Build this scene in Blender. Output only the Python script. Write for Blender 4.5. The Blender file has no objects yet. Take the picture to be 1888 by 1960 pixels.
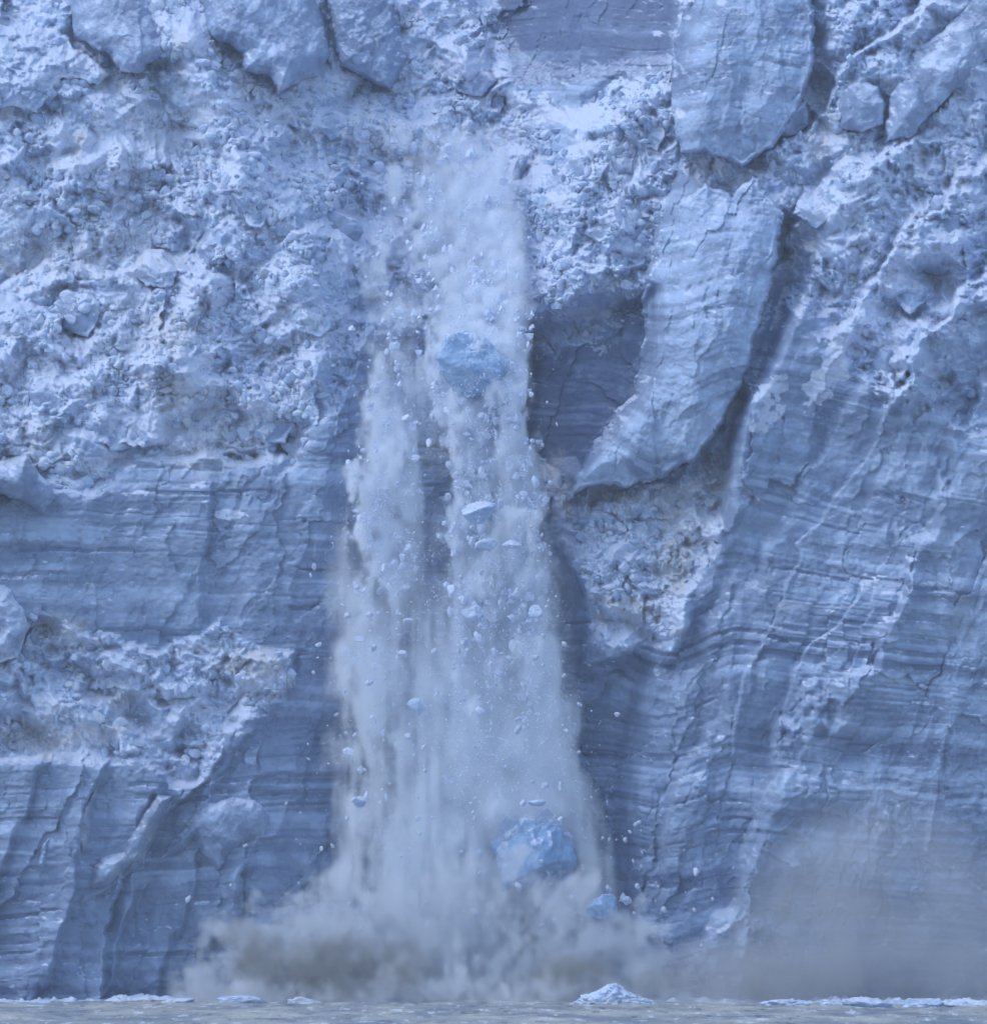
import bpy, math, random, os
import numpy as np

# ------------------------------------------------------------------ scene, camera, world, sun
sc = bpy.context.scene
C = sc.collection
D = 500.0            # metres from the camera to the ice front
H = 6.0              # camera height over the water
S = 0.0424           # metres per reference pixel at the ice front
U0 = 944.0
VH = 1915.0 - H / S  # eye level

cam = bpy.data.cameras.new('camera')
cam_o = bpy.data.objects.new('camera', cam); C.objects.link(cam_o)
cam_o.location = (0, -D, H); cam_o.rotation_euler = (math.radians(90), 0, 0)
cam.sensor_fit = 'HORIZONTAL'; cam.sensor_width = 36
cam.lens = 36 * D / (1888 * S)
cam.shift_y = (VH - 980) / 1888
cam.clip_start = 1; cam.clip_end = 20000
sc.camera = cam_o

SUN_EL, SUN_AZ = math.radians(50), math.radians(-70)   # azimuth from the camera direction reversed
w = bpy.data.worlds.new('World'); sc.world = w; w.use_nodes = True
nt = w.node_tree; nt.nodes.clear()
wo = nt.nodes.new('ShaderNodeOutputWorld'); bg = nt.nodes.new('ShaderNodeBackground')
sky = nt.nodes.new('ShaderNodeTexSky'); sky.sky_type = 'NISHITA'; sky.sun_disc = False
sky.sun_elevation = SUN_EL; sky.sun_rotation = math.radians(180) - SUN_AZ
sky.air_density = 1.3; sky.dust_density = 0.6; sky.ozone_density = 2.0
bg.inputs['Strength'].default_value = 0.15
nt.links.new(sky.outputs[0], bg.inputs[0]); nt.links.new(bg.outputs[0], wo.inputs[0])

sl = bpy.data.lights.new('sun', 'SUN'); sl.energy = 0.72; sl.angle = math.radians(34); sl.color = (1.0, 0.97, 0.93)
so = bpy.data.objects.new('sun', sl); C.objects.link(so)
# the sun stands high over the camera's left shoulder
so.rotation_euler = (math.radians(90) - SUN_EL, 0, SUN_AZ)
so.location = (0, -100, 200)

sc.view_settings.view_transform = 'Standard'; sc.view_settings.look = 'None'
sc.view_settings.exposure = 0.62; sc.view_settings.gamma = 1.0
cy = sc.cycles
cy.max_bounces = 16; cy.diffuse_bounces = 3; cy.glossy_bounces = 2; cy.transparent_max_bounces = 16
cy.volume_bounces = 14; cy.volume_step_rate = 2.0; cy.volume_max_steps = 256
cy.use_denoising = True
cy.use_adaptive_sampling = True; cy.adaptive_threshold = 0.03

# ------------------------------------------------------------------ numpy noise
f32 = np.float32
def _h(ix, iy, iz=0, seed=0):
    n = (ix.astype(np.int64) * 374761393 + iy.astype(np.int64) * 668265263 + (np.asarray(iz).astype(np.int64)) * 2147483647 + seed * 1274126177) & 0xffffffff
    n = ((n ^ (n >> 13)) * 1274126177) & 0xffffffff
    n = ((n ^ (n >> 15)) * 2246822519) & 0xffffffff
    return ((n ^ (n >> 16)) & 0xffffff).astype(f32) / f32(0xffffff)
def sm(a, b, x):
    t = np.clip((x - a) / (b - a), 0, 1); return (t * t * (3 - 2 * t)).astype(f32)
def vn(x, y, seed=0):
    ix = np.floor(x); iy = np.floor(y); fx = (x - ix).astype(f32); fy = (y - iy).astype(f32)
    fx = fx * fx * fx * (fx * (fx * 6 - 15) + 10); fy = fy * fy * fy * (fy * (fy * 6 - 15) + 10)
    ix = ix.astype(np.int64); iy = iy.astype(np.int64)
    a = _h(ix, iy, 0, seed); b = _h(ix + 1, iy, 0, seed); c = _h(ix, iy + 1, 0, seed); d = _h(ix + 1, iy + 1, 0, seed)
    return (a + (b - a) * fx) * (1 - fy) + (c + (d - c) * fx) * fy
def fbm(x, y, o=4, seed=0, g=0.5):
    s = 0; a = 1.0; t = 0
    for k in range(o):
        s = s + a * (vn(x * 2 ** k + 17.3 * k, y * 2 ** k - 9.1 * k, seed + k) * 2 - 1); t += a; a *= g
    return s / t
def vn3(x, y, z, seed=0):
    ix = np.floor(x); iy = np.floor(y); iz = np.floor(z)
    fx = (x - ix).astype(f32); fy = (y - iy).astype(f32); fz = (z - iz).astype(f32)
    fx = fx * fx * (3 - 2 * fx); fy = fy * fy * (3 - 2 * fy); fz = fz * fz * (3 - 2 * fz)
    ix = ix.astype(np.int64); iy = iy.astype(np.int64); iz = iz.astype(np.int64)
    r = 0
    for dz in (0, 1):
        for dy in (0, 1):
            for dx in (0, 1):
                wgt = (fx if dx else 1 - fx) * (fy if dy else 1 - fy) * (fz if dz else 1 - fz)
                r = r + wgt * _h(ix + dx, iy + dy, iz + dz, seed)
    return r
def fbm3(x, y, z, o=4, seed=0, g=0.5):
    s = 0; a = 1.0; t = 0
    for k in range(o):
        s = s + a * (vn3(x * 2 ** k + 5.3 * k, y * 2 ** k, z * 2 ** k - 3.1 * k, seed + k) * 2 - 1); t += a; a *= g
    return s / t
def blocks(x, y, seed=0, planes=4, steep=1.1, spread=0.55):
    """a heap of angular blocks: highest of the neighbouring random convex caps"""
    ix = np.floor(x).astype(np.int64); iy = np.floor(y).astype(np.int64)
    best = np.full(x.shape, -9, f32)
    for ox in (-1, 0, 1):
        for oy in (-1, 0, 1):
            cx = ix + ox; cy_ = iy + oy
            dx = (x - cx - _h(cx, cy_, 1, seed)).astype(f32); dy = (y - cy_ - _h(cx, cy_, 2, seed)).astype(f32)
            hh = _h(cx, cy_, 3, seed) * spread
            a0 = _h(cx, cy_, 4, seed) * 6.283
            m = None
            for j in range(planes):
                a = a0 + j * 6.283 / planes + (_h(cx, cy_, 5 + j, seed) - .5) * 1.1
                sl_ = steep * (0.25 + 1.3 * _h(cx, cy_, 15 + j, seed))
                p = 0.28 * _h(cx, cy_, 25 + j, seed) - sl_ * (dx * np.cos(a) + dy * np.sin(a))
                m = p if m is None else np.minimum(m, p)
            m = np.minimum(m, 0.22) + hh
            best = np.maximum(best, m)
    return best - 0.35
def plates(x, y, seed=0):
    """spalled plates: every cell its own height and slight tilt, sharp steps between them"""
    ix = np.floor(x).astype(np.int64); iy = np.floor(y).astype(np.int64)
    bd = np.full(x.shape, 9, f32); bh = np.zeros(x.shape, f32)
    for ox in (-1, 0, 1):
        for oy in (-1, 0, 1):
            cx = ix + ox; cy_ = iy + oy
            dx = (x - cx - _h(cx, cy_, 1, seed)).astype(f32); dy = (y - cy_ - _h(cx, cy_, 2, seed)).astype(f32)
            d = np.abs(dx) + .55 * np.abs(dy) + .35 * np.hypot(dx, dy)
            h = _h(cx, cy_, 3, seed) - .5 + (_h(cx, cy_, 4, seed) - .3) * .9 * dx + (_h(cx, cy_, 5, seed) - .5) * .9 * dy
            k = d < bd; bd = np.where(k, d, bd); bh = np.where(k, h, bh)
    return bh
def rot(u, v, deg):
    c, s_ = math.cos(math.radians(deg)), math.sin(math.radians(deg)); return u * c + v * s_, -u * s_ + v * c
def poly_sd(u, v, pts):
    """signed distance in pixels, positive inside"""
    d = np.full(u.shape, 1e9, f32); ins = np.zeros(u.shape, bool); n = len(pts)
    for i in range(n):
        ax, ay = pts[i]; bx, by = pts[(i + 1) % n]; ex, ey = bx - ax, by - ay
        t = np.clip(((u - ax) * ex + (v - ay) * ey) / (ex * ex + ey * ey + 1e-6), 0, 1)
        d = np.minimum(d, np.hypot(u - ax - t * ex, v - ay - t * ey))
        c = ((ay > v) != (by > v)); xi = ax + (v - ay) * ex / (ey if ey else 1e-9)
        ins ^= (c & (u < xi))
    return np.where(ins, d, -d).astype(f32)
def P(u, v, d):
    """reference pixel + metres in front of the ice front -> world"""
    k = (D - d) / D
    return (u - U0) * S * k, -d, H + (VH - v) * S * k

# ------------------------------------------------------------------ the shape of the glacier front
def right_line(v):   # left border of the right hand cliff
    return np.interp(v, [-200, 300, 460, 660, 800, 960, 1100, 1200, 1290, 1500, 2000], [1560, 1600, 1560, 1480, 1400, 1388, 1345, 1290, 1230, 1200, 1190]).astype(f32)
def macro(u, v):
    left = 1 - sm(900, 1150, u)
    dl = -26 * np.clip((880 - v) / 880, 0, 3) ** 1.15
    dr = -15 * np.clip((620 - v) / 620, 0, 3) ** 1.1 - 3.0 * sm(1400, 1000, v) * sm(1350, 1250, u)
    d = left * dl + (1 - left) * dr
    # rubble ledge on the left
    lz = sm(620, 480, u)
    d = d + lz * 3.2 * sm(1190, 1400, v)
    # chute
    hw = np.interp(v, [-200, 150, 330, 600, 900, 1400, 2000], [330, 300, 240, 190, 190, 230, 260]).astype(f32)
    cu = np.interp(v, [-200, 300, 700, 2000], [860, 880, 880, 900]).astype(f32)
    d = d - 6.5 * np.exp(-np.abs((u - cu) / hw) ** 4) * sm(2300, 700, v) - 4 * np.exp(-np.abs((u - cu) / hw) ** 4)
    # right hand cliff stands forward
    rl = right_line(v)
    d = d + 4.5 * sm(-25, 30, u - rl) + 2.5 * sm(0, 500, u - rl)
    # dark recess between the column and the tall pillar, and behind the upper layered wall
    d = d - 7.0 * sm(-25, 25, poly_sd(u, v, [(985, 640), (1090, 590), (1250, 560), (1250, 720), (1200, 800), (1110, 890), (1030, 900), (985, 860)]))
    d = d - 3.5 * sm(-20, 40, poly_sd(u, v, [(900, -200), (1330, -200), (1310, 130), (1180, 150), (1000, 150), (930, 60)]))
    d = d + 3.0 * sm(-20, 20, poly_sd(u, v, [(1080, 940), (1380, 900), (1360, 1060), (1290, 1260), (1110, 1280)])) * sm(960, 1200, v)
    d = d - 2.2 * sm(-16, 24, poly_sd(u, v, [(1510, 440), (1545, 520), (1490, 680), (1445, 770), (1412, 860), (1392, 930), (1362, 920), (1395, 800), (1430, 715), (1455, 630), (1485, 520)]))
    # general undulation
    d = d + 2.2 * fbm(u / 300, v / 420, 3, 11)
    # far beyond the frame the ice lies back
    d = d - 0.09 * np.clip(-60 - v, 0, None) 
    return d.astype(f32)
def edge(v, pts):
    return np.interp(v, [p[1] for p in pts], [p[0] for p in pts]).astype(f32)
SC1 = [(1700, 640), (1687, 748), (1687, 806), (1658, 878), (1604, 939), (1569, 1000), (1522, 1040), (1529, 1072), (1507, 1108), (1489, 1166), (1453, 1238), (1424, 1284), (1400, 1400)]
SC2 = [(1650, 1100), (1644, 1134), (1622, 1169), (1597, 1202), (1547, 1234), (1518, 1284), (1490, 1380)]
SC3 = [(440, 1400), (425, 1449), (389, 1496), (317, 1561), (288, 1615), (274, 1654), (230, 1683), (212, 1748), (198, 1820), (196, 1874), (190, 1960)]
SC4 = [(405, 900), (400, 1010), (385, 1085), (383, 1200)]
SC5 = [(1385, 1450), (1292, 1500), (1265, 1600), (1262, 1700), (1255, 1930)]
SC6 = [(1500, 1450), (1480, 1540), (1435, 1640), (1420, 1760), (1400, 1930)]
def rubble_mask(u, v):
    n = fbm(u / 90, v / 70, 4, 21) * 60
    line = np.interp(u, [0, 130, 300, 420, 560, 650, 700, 900, 1000, 1060, 1230, 1300, 1500, 1700, 1888], [960, 930, 900, 860, 880, 760, 640, 600, 640, 700, 560, 320, 560, 760, 800]).astype(f32)
    m = sm(25, -25, v - line + n)
    m = m * (1 - sm(-20, 20, poly_sd(u, v, [(945, -80), (1300, -80), (1290, 165), (1190, 150), (1100, 205), (985, 195), (950, 100)])))
    led = [(0, 1215), (60, 1180), (130, 1180), (210, 1210), (300, 1240), (420, 1190), (470, 1240), (560, 1250), (540, 1330), (440, 1420), (400, 1490), (330, 1500), (270, 1440), (150, 1450), (0, 1450)]
    m = np.maximum(m, sm(-14, 14, poly_sd(u, v, led) + n * .5))
    gul = [(1040, 880), (1100, 930), (1150, 935), (1300, 950), (1380, 800), (1395, 880), (1370, 1040), (1300, 1220), (1120, 1270), (1130, 1180), (1060, 1020)]
    m = np.maximum(m, sm(-14, 14, poly_sd(u, v, gul) + n * .4))
    return m.astype(f32)
def strata_coord(u, v):
    right = sm(1150, 1420, u)
    tilt = 0.02 * (1 - right) + right * np.interp(v, [0, 700, 1000, 1300, 1600, 2000], [.05, .16, .25, .17, .10, .04]).astype(f32)
    return v - tilt * (u - 1300 * right) + 16 * fbm(u / 420, v / 260, 2, 31) + 4 * fbm(u / 90, v / 60, 2, 35)
def strata(u, v, s):
    zone = sm(.30, .75, vn(u / 330, s / 95, 47))
    a = (vn(u / 300, s / 34, 41) * 1.0 + vn(u / 170, s / 13, 42) * 0.35 + vn(u / 70, s / 5, 43) * 0.16) * (.45 + .55 * zone)
    k = sm(0.66, 0.84, vn(u / 330, s / 12, 44)) * sm(.35, .7, vn(u / 160, s / 60, 45))  # thin dark partings
    k2 = sm(0.66, 0.90, vn(u / 200, s / 4.6, 46)) * zone
    return a - 0.6, np.clip(k * 1.2 + k2 * .55, 0, 1)
def detail(u, v, rub, macro_only=False):
    """metres of relief + colour masks (snow, dirt, blue)"""
    wu = u + 26 * fbm(u / 70, v / 70, 3, 51) + 5 * fbm(u / 14, v / 14, 2, 53); wv = v + 26 * fbm(u / 70, v / 70, 3, 52) + 5 * fbm(u / 14, v / 14, 2, 54)
    b1 = blocks(wu / 150, wv / 120, 1); b2 = blocks(wu / 62 + 3, wv / 52, 2); b3 = blocks(wu / 27 + 7, wv / 24, 3); b4 = blocks(u / 11.5 + 1, v / 10.5, 4, 3); b5 = blocks(u / 6.1, v / 5.7, 5, 3)
    amp = 0.45 + 0.9 * sm(.35, .65, vn(u / 75, v / 75, 57))
    rid = 5.0 * np.exp(-((u - np.interp(v, [0, 60, 200, 400, 560, 700, 900], [330, 345, 430, 470, 400, 330, 300])) / 60.) ** 2) * sm(-20, 90, v) * sm(960, 560, v) \
        + 4.0 * np.exp(-((u - np.interp(v, [200, 400, 700, 900], [480, 560, 600, 640])) / 46.) ** 2) * sm(330, 470, v) * sm(900, 640, v) \
        + 4.5 * np.exp(-((u - np.interp(v, [100, 300, 560], [1290, 1130, 1060])) / 70.) ** 2) * sm(60, 200, v) * sm(760, 480, v) \
        - 3.5 * sm(8, -8, v - np.interp(u, [0, 90, 200, 330, 420, 470, 500], [545, 500, 520, 505, 520, 540, 620]) + 10 * fbm(u / 30, v / 30, 3, 58)) * sm(520, 430, u) * sm(300, 500, v)
    r = rid + 5.6 * b1 + 3.2 * b2 + amp * (1.5 * b3 + .75 * b4) + .28 * b5 + .22 * fbm(u / 9, v / 9, 3, 59) * amp
    tr = (u + .95 * (v - 500)) / 210. + .6 * fbm(u / 130, v / 130, 5, 261); frr = tr - np.floor(tr)
    r = r + 5.5 * sm(0, .14, frr) * (1 - frr) ** 1.2 * (.4 + _h(np.floor(tr).astype(np.int64), np.floor(tr).astype(np.int64) * 0, 3, 262)) * sm(1380, 1520, u)
    pu, pv = rot(wu + 8 * fbm(u / 18, v / 18, 3, 68), wv, 20)
    s = strata_coord(u, v) + 20 * plates(pu / 170, pv / 330, 12) + 9 * plates(pu / 75 + 3, pv / 170, 13)
    a, k = strata(u, v, s)
    # fracture facets, steep and leaning
    ru, rv = rot(wu, wv, 17)
    f1 = blocks(ru / 190, rv / 420, 8, 4, .8); f2 = blocks(ru / 75 + 5, rv / 190, 9, 4, .8); f3 = blocks(ru / 30, rv / 55, 10, 4, .7)
    pu, pv = rot(wu + 8 * fbm(u / 18, v / 18, 3, 68), wv, 20)
    c = 2.4 * f1 + 1.0 * f2 + .32 * f3 + .14 * a - .20 * k + .14 * fbm(u / 14, v / 8, 4, 61)
    tt = (u + .5 * (v - 1000)) / 250. + .5 * fbm(u / 150, v / 200, 5, 161); fr = tt - np.floor(tt)
    saw = sm(0, .2, fr) * (1 - fr) ** 1.3 * (.35 + 1.0 * _h(np.floor(tt).astype(np.int64), np.floor(tt).astype(np.int64) * 0, 3, 162))
    c = c + 4.2 * saw * sm(1180, 1330, u) * sm(500, 700, v)
    tl = (u + .35 * (v - 1400)) / 120. + .5 * fbm(u / 110, v / 170, 4, 163); fl = tl - np.floor(tl)
    c = c + 1.9 * sm(1, .9, fl) * fl ** 1.3 * (.3 + _h(np.floor(tl).astype(np.int64), np.floor(tl).astype(np.int64) * 0, 3, 164)) * sm(700, 560, u) * sm(1330, 1450, v)
    pz = sm(.35, .65, vn(u / 150, v / 150, 69))
    c = c + .8 * plates(pu / 170, pv / 330, 12) + .42 * plates(pu / 75 + 3, pv / 170, 13) + .28 * pz * plates(pu / 30, pv / 60, 14) - .0
    c = c + 1.4 * sm(-3, 4, u - edge(v, SC1) + 6 * fbm(u / 30, v / 22, 3, 62)) * sm(680, 760, v) * sm(1500, 1380, v)
    c = c + 1.3 * sm(-3, 4, u - edge(v, SC2) + 6 * fbm(u / 30, v / 22, 3, 63)) * sm(1100, 1140, v) * sm(1460, 1340, v)
    c = c + 2.6 * sm(4, -4, u - edge(v, SC3) + 7 * fbm(u / 30, v / 22, 3, 64)) * sm(1420, 1470, v) * sm(700, 500, u)
    c = c + 1.3 * sm(5, -5, u - edge(v, SC4) + 6 * fbm(u / 30, v / 22, 3, 65)) * sm(900, 960, v) * sm(1240, 1190, v)
    c = c + 1.5 * sm(-9, 12, u - edge(v, SC5) + 8 * fbm(u / 30, v / 30, 3, 66)) * sm(1450, 1530, v)
    c = c + 1.4 * sm(-12, 16, u - edge(v, SC6) + 8 * fbm(u / 30, v / 30, 3, 67)) * sm(1440, 1530, v)
    r = r + 2.4 * sm(900, 1020, v)
    d = rub * r + (1 - rub) * c
    # colour
    dark = np.maximum(sm(-12, 14, poly_sd(u, v, [(1510, 440), (1545, 520), (1490, 680), (1445, 770), (1412, 860), (1392, 930), (1362, 920), (1395, 800), (1430, 715), (1455, 630), (1485, 520)])), np.maximum(sm(-30, 20, poly_sd(u, v, [(985, 640), (1090, 570), (1250, 540), (1250, 720), (1200, 800), (1110, 890), (1030, 900), (985, 860)])), sm(-20, 20, poly_sd(u, v, [(900, -200), (1330, -200), (1300, 175), (1180, 150), (1000, 150), (930, 60)]))))  # painted shade: darkens the ice colour in the pillar gully and both recesses
    nn = fbm(u / 38, v / 32, 4, 71); n2 = fbm(u / 120, v / 100, 3, 72)
    powder = sm(-.10, .34, nn + .55 * n2 + .10 - .5 * (b3 > .22))
    snow = rub * np.clip(.36 + .75 * powder + .15 * sm(900, 1000, v), 0, 1) * (1 - .38 * sm(1330, 1450, u))
    ch = sm(760, 600, v) * sm(40, 140, v) * sm(1, .5, np.abs(u - np.interp(v, [0, 200, 400, 700], [740, 800, 870, 880])) / np.interp(v, [0, 200, 400, 700], [120, 230, 190, 150]))
    snow = np.maximum(snow, rub * ch * .95 * sm(-.45, .0, nn))
    for (a_, b_, ra, rb) in SNOWY:
        q_ = ((u - a_ + .35 * (v - b_)) / ra) ** 2 + ((v - b_) / rb) ** 2
        snow = np.maximum(snow, np.where(q_ < 6, 1.1 * sm(1.5, .3, q_ + 1.8 * fbm(u / 20, v / 20, 4, 79)), 0))
    snow = np.maximum(snow, (1 - rub) * .55 * sm(.36, .62, fbm(u / 30, v / 16, 4, 73) + .25 * fbm(u / 160, v / 120, 2, 74)))
    blue = (1 - rub) * np.clip(.36 + .30 * k + .35 * (vn(u / 200, s / 40, 75) - .4) + .45 * (vn(u / 420, s / 6.5, 76) - .5) * sm(.2, .7, vn(u / 260, v / 120, 78)) + .4 * (vn(u / 600, s / 15, 77) - .5) + .5 * dark, 0, 1) + rub * .22 * sm(.1, .5, -nn + .2 * n2)  # blue of the ice and its layers, plus the painted recess shade
    return d.astype(f32), snow.astype(f32), blue.astype(f32)
SNOWY = [(1590, 700, 34, 85), (1650, 630, 50, 50), (1470, 780, 28, 50), (1730, 470, 26, 90), (1830, 330, 26, 90), (620, 640, 80, 45), (470, 830, 60, 35), (1240, 215, 55, 28), (250, 300, 110, 60), (180, 500, 110, 50), (1040, 520, 40, 50), (540, 310, 60, 40), (1260, 930, 40, 10), (1100, 600, 60, 14), (440, 985, 34, 9), (340, 1060, 20, 6), (1000, 200, 60, 22)]
DIRT = [(180, 480, 170, 50, .5), (400, 860, 90, 60, .55), (250, 640, 120, 50, .4), (1000, 900, 60, 40, .5), (330, 640, 55, 45, .8), (330, 740, 60, 50, .6), (160, 265, 16, 12, 1.), (150, 290, 12, 20, .7), (20, 515, 45, 14, .9), (60, 480, 90, 30, .5), (340, 75, 14, 20, .8), (345, 130, 12, 45, .5),
        (620, 165, 75, 22, .5), (700, 250, 40, 60, .4), (300, 230, 60, 60, .35), (60, 850, 60, 50, .5), (400, 830, 60, 30, .4), (120, 1200, 55, 25, .8), (90, 1420, 60, 30, .9), (200, 1400, 45, 22, .7), (480, 1270, 55, 30, .9), (30, 1400, 40, 25, .8),
        (1070, 930, 35, 55, 1.), (1300, 1000, 40, 60, .8), (1290, 1080, 30, 50, 1.), (1215, 1170, 70, 28, 1.), (1370, 930, 25, 45, .9), (1160, 950, 60, 14, .6), (1320, 950, 40, 12, .7), (1575, 215, 22, 70, .7), (1565, 280, 20, 30, .7), (1530, 1160, 40, 8, .5),
        (1840, 1180, 30, 60, .35), (1770, 330, 40, 60, .3), (840, 870, 40, 40, .8), (240, 1330, 60, 24, .6)]
def dirt_mask(u, v):
    d = np.zeros(u.shape, f32)
    n = fbm(u / 22, v / 18, 4, 81)
    for (a, b, ra, rb, s_) in DIRT:
        q = ((u - a) / ra) ** 2 + ((v - b) / rb) ** 2
        m = np.abs(u - a) < ra * 2.5
        d = np.maximum(d, np.where(m, s_ * sm(1.7, .2, q + n * 1.6), 0))
    return d.astype(f32)

# ------------------------------------------------------------------ mesh helpers
def new_mesh(name, co, faces, mat, smooth=True, masks=None):
    me = bpy.data.meshes.new(name)
    co = np.asarray(co, f32); faces = np.asarray(faces, np.int32)
    me.vertices.add(len(co)); me.vertices.foreach_set('co', co.ravel())
    nv = faces.shape[1]
    me.loops.add(faces.size); me.loops.foreach_set('vertex_index', faces.ravel())
    me.polygons.add(len(faces)); me.polygons.foreach_set('loop_start', np.arange(0, faces.size, nv, dtype=np.int32))
    try: me.polygons.foreach_set('loop_total', np.full(len(faces), nv, np.int32))
    except Exception: pass
    me.update(calc_edges=True)
    me.polygons.foreach_set('use_smooth', np.full(len(faces), smooth, bool))
    if masks is not None:
        at = me.attributes.new('mask', 'FLOAT_COLOR', 'POINT')
        m = np.ones((len(co), 4), f32); m[:, :3] = np.stack(masks, -1); at.data.foreach_set('color', m.ravel())
    me.materials.append(mat)
    return me
def link(name, me, label=None, cat=None, group=None, kind=None, parent=None, loc=None):
    o = bpy.data.objects.new(name, me); C.objects.link(o)
    if loc is not None: o.location = loc
    if parent: o.parent = parent
    if label: o['label'] = label
    if cat: o['category'] = cat
    if group: o['group'] = group
    if kind: o['kind'] = kind
    return o
def quads(ny, nx, keep=None):
    i = np.arange(ny * nx, dtype=np.int64).reshape(ny, nx)
    a, b, c, d = i[:-1, :-1], i[:-1, 1:], i[1:, 1:], i[1:, :-1]
    q = np.stack([a, d, c, b], -1)
    if keep is not None:
        k = keep[:-1, :-1] & keep[:-1, 1:] & keep[1:, 1:] & keep[1:, :-1]; q = q[k]
    return q.reshape(-1, 4)

# ------------------------------------------------------------------ materials
def nodes_of(name):
    m = bpy.data.materials.new(name); m.use_nodes = True; t = m.node_tree; t.nodes.clear(); return m, t
def N(t, typ, **kw):
    n = t.nodes.new(typ)
    for k, v_ in kw.items():
        if k == 'inp':
            for a, b in v_.items(): n.inputs[a].default_value = b
        else: setattr(n, k, v_)
    return n
def mixc(t, fac, a, b, blend='MIX'):
    n = t.nodes.new('ShaderNodeMix'); n.data_type = 'RGBA'; n.blend_type = blend
    for idx, x in ((0, fac), (6, a), (7, b)):
        if isinstance(x, (int, float)): n.inputs[idx].default_value = x
        elif isinstance(x, tuple): n.inputs[idx].default_value = x + (1,)
        else: t.links.new(x, n.inputs[idx])
    return n.outputs[2]
def math_(t, op, a, b=0.0, c=None, clamp=False):
    n = t.nodes.new('ShaderNodeMath'); n.operation = op; n.use_clamp = clamp
    for i, x in enumerate((a, b) if c is None else (a, b, c)):
        if isinstance(x, (int, float)): n.inputs[i].default_value = x
        else: t.links.new(x, n.inputs[i])
    return n.outputs[0]
def ramp(t, x, a, b):
    n = t.nodes.new('ShaderNodeMapRange'); n.interpolation_type = 'SMOOTHSTEP'; t.links.new(x, n.inputs[0]); n.inputs[1].default_value = a; n.inputs[2].default_value = b; return n.outputs[0]
PALE_ = (0.42, 0.54, 0.75); MID_ = (0.225, 0.305, 0.465); DEEP_ = (0.115, 0.165, 0.295); SNOW = (0.64, 0.71, 0.88); TAN = (0.54, 0.52, 0.49)
SSS = 0.5
def ice_material(name, use_attr=True, snow0=0.0, blue0=0.4, rough=0.55, cols=None):
    PALE, MID, DEEP = cols or (PALE_, MID_, DEEP_)
    m, t = nodes_of(name)
    out = N(t, 'ShaderNodeOutputMaterial'); bs = N(t, 'ShaderNodeBsdfPrincipled')
    geo = N(t, 'ShaderNodeNewGeometry'); pos = geo.outputs['Position']
    if not use_attr:
        tc = N(t, 'ShaderNodeTexCoord'); pos = tc.outputs['Object']
    n1 = N(t, 'ShaderNodeTexNoise', inp={'Scale': .45, 'Detail': 5.0, 'Roughness': .6}); t.links.new(pos, n1.inputs['Vector'])
    n2 = N(t, 'ShaderNodeTexNoise', inp={'Scale': 2.2, 'Detail': 6.0, 'Roughness': .65}); t.links.new(pos, n2.inputs['Vector'])
    if use_attr:
        at = N(t, 'ShaderNodeAttribute', attribute_name='mask'); sep = N(t, 'ShaderNodeSeparateColor'); t.links.new(at.outputs['Color'], sep.inputs[0])
        snow, dirt, blue = sep.outputs
    else:
        sv = N(t, 'ShaderNodeValue'); sv.outputs[0].default_value = snow0; bv = N(t, 'ShaderNodeValue'); bv.outputs[0].default_value = blue0; dv = N(t, 'ShaderNodeValue'); dv.outputs[0].default_value = 0
        snow, dirt, blue = sv.outputs[0], dv.outputs[0], bv.outputs[0]
    sx = N(t, 'ShaderNodeSeparateXYZ'); t.links.new(geo.outputs['Normal'], sx.inputs[0])
    up = math_(t, 'MULTIPLY', ramp(t, sx.outputs['Z'], .25, .85), .65)
    snow = math_(t, 'ADD', snow, up)
    snow = math_(t, 'ADD', snow, math_(t, 'MULTIPLY', math_(t, 'SUBTRACT', n2.outputs[0], .5), .9), clamp=True)
    bl = math_(t, 'ADD', blue, math_(t, 'MULTIPLY', math_(t, 'SUBTRACT', n1.outputs[0], .5), 1.0), clamp=True)
    c = mixc(t, ramp(t, bl, 0.0, .5), PALE, MID); c = mixc(t, ramp(t, bl, .45, 1.0), c, DEEP)
    c = mixc(t, ramp(t, snow, .35, 1.0), c, SNOW)
    dd = math_(t, 'MULTIPLY', dirt, ramp(t, n2.outputs[0], .32, .62), clamp=True)
    c = mixc(t, math_(t, 'MULTIPLY', dd, .68), c, TAN)
    t.links.new(c, bs.inputs['Base Color'])
    bs.inputs['Roughness'].default_value = rough; bs.inputs['Specular IOR Level'].default_value = .3
    bs.inputs['Subsurface Weight'].default_value = SSS; bs.inputs['Subsurface Radius'].default_value = (.35, .6, 1.0); bs.inputs['Subsurface Scale'].default_value = .28
    b = N(t, 'ShaderNodeBump', inp={'Strength': .4, 'Distance': .3}); t.links.new(n2.outputs[0], b.inputs['Height'])
    n3 = N(t, 'ShaderNodeTexNoise', inp={'Scale': 9.0, 'Detail': 4.0, 'Roughness': .7}); t.links.new(pos, n3.inputs['Vector'])
    b2 = N(t, 'ShaderNodeBump', inp={'Strength': .5, 'Distance': .08}); t.links.new(n3.outputs[0], b2.inputs['Height']); t.links.new(b.outputs[0], b2.inputs['Normal'])
    t.links.new(b2.outputs[0], bs.inputs['Normal'])
    t.links.new(bs.outputs[0], out.inputs[0])
    return m
M_ICE = ice_material('glacier ice')
M_CHUNK = ice_material('white broken ice', False, .85, .1, .6)
M_BLUE = ice_material('clear blue ice', cols=((0.42, 0.58, 0.80), (0.23, 0.39, 0.64), (0.12, 0.24, 0.48)))

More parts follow.
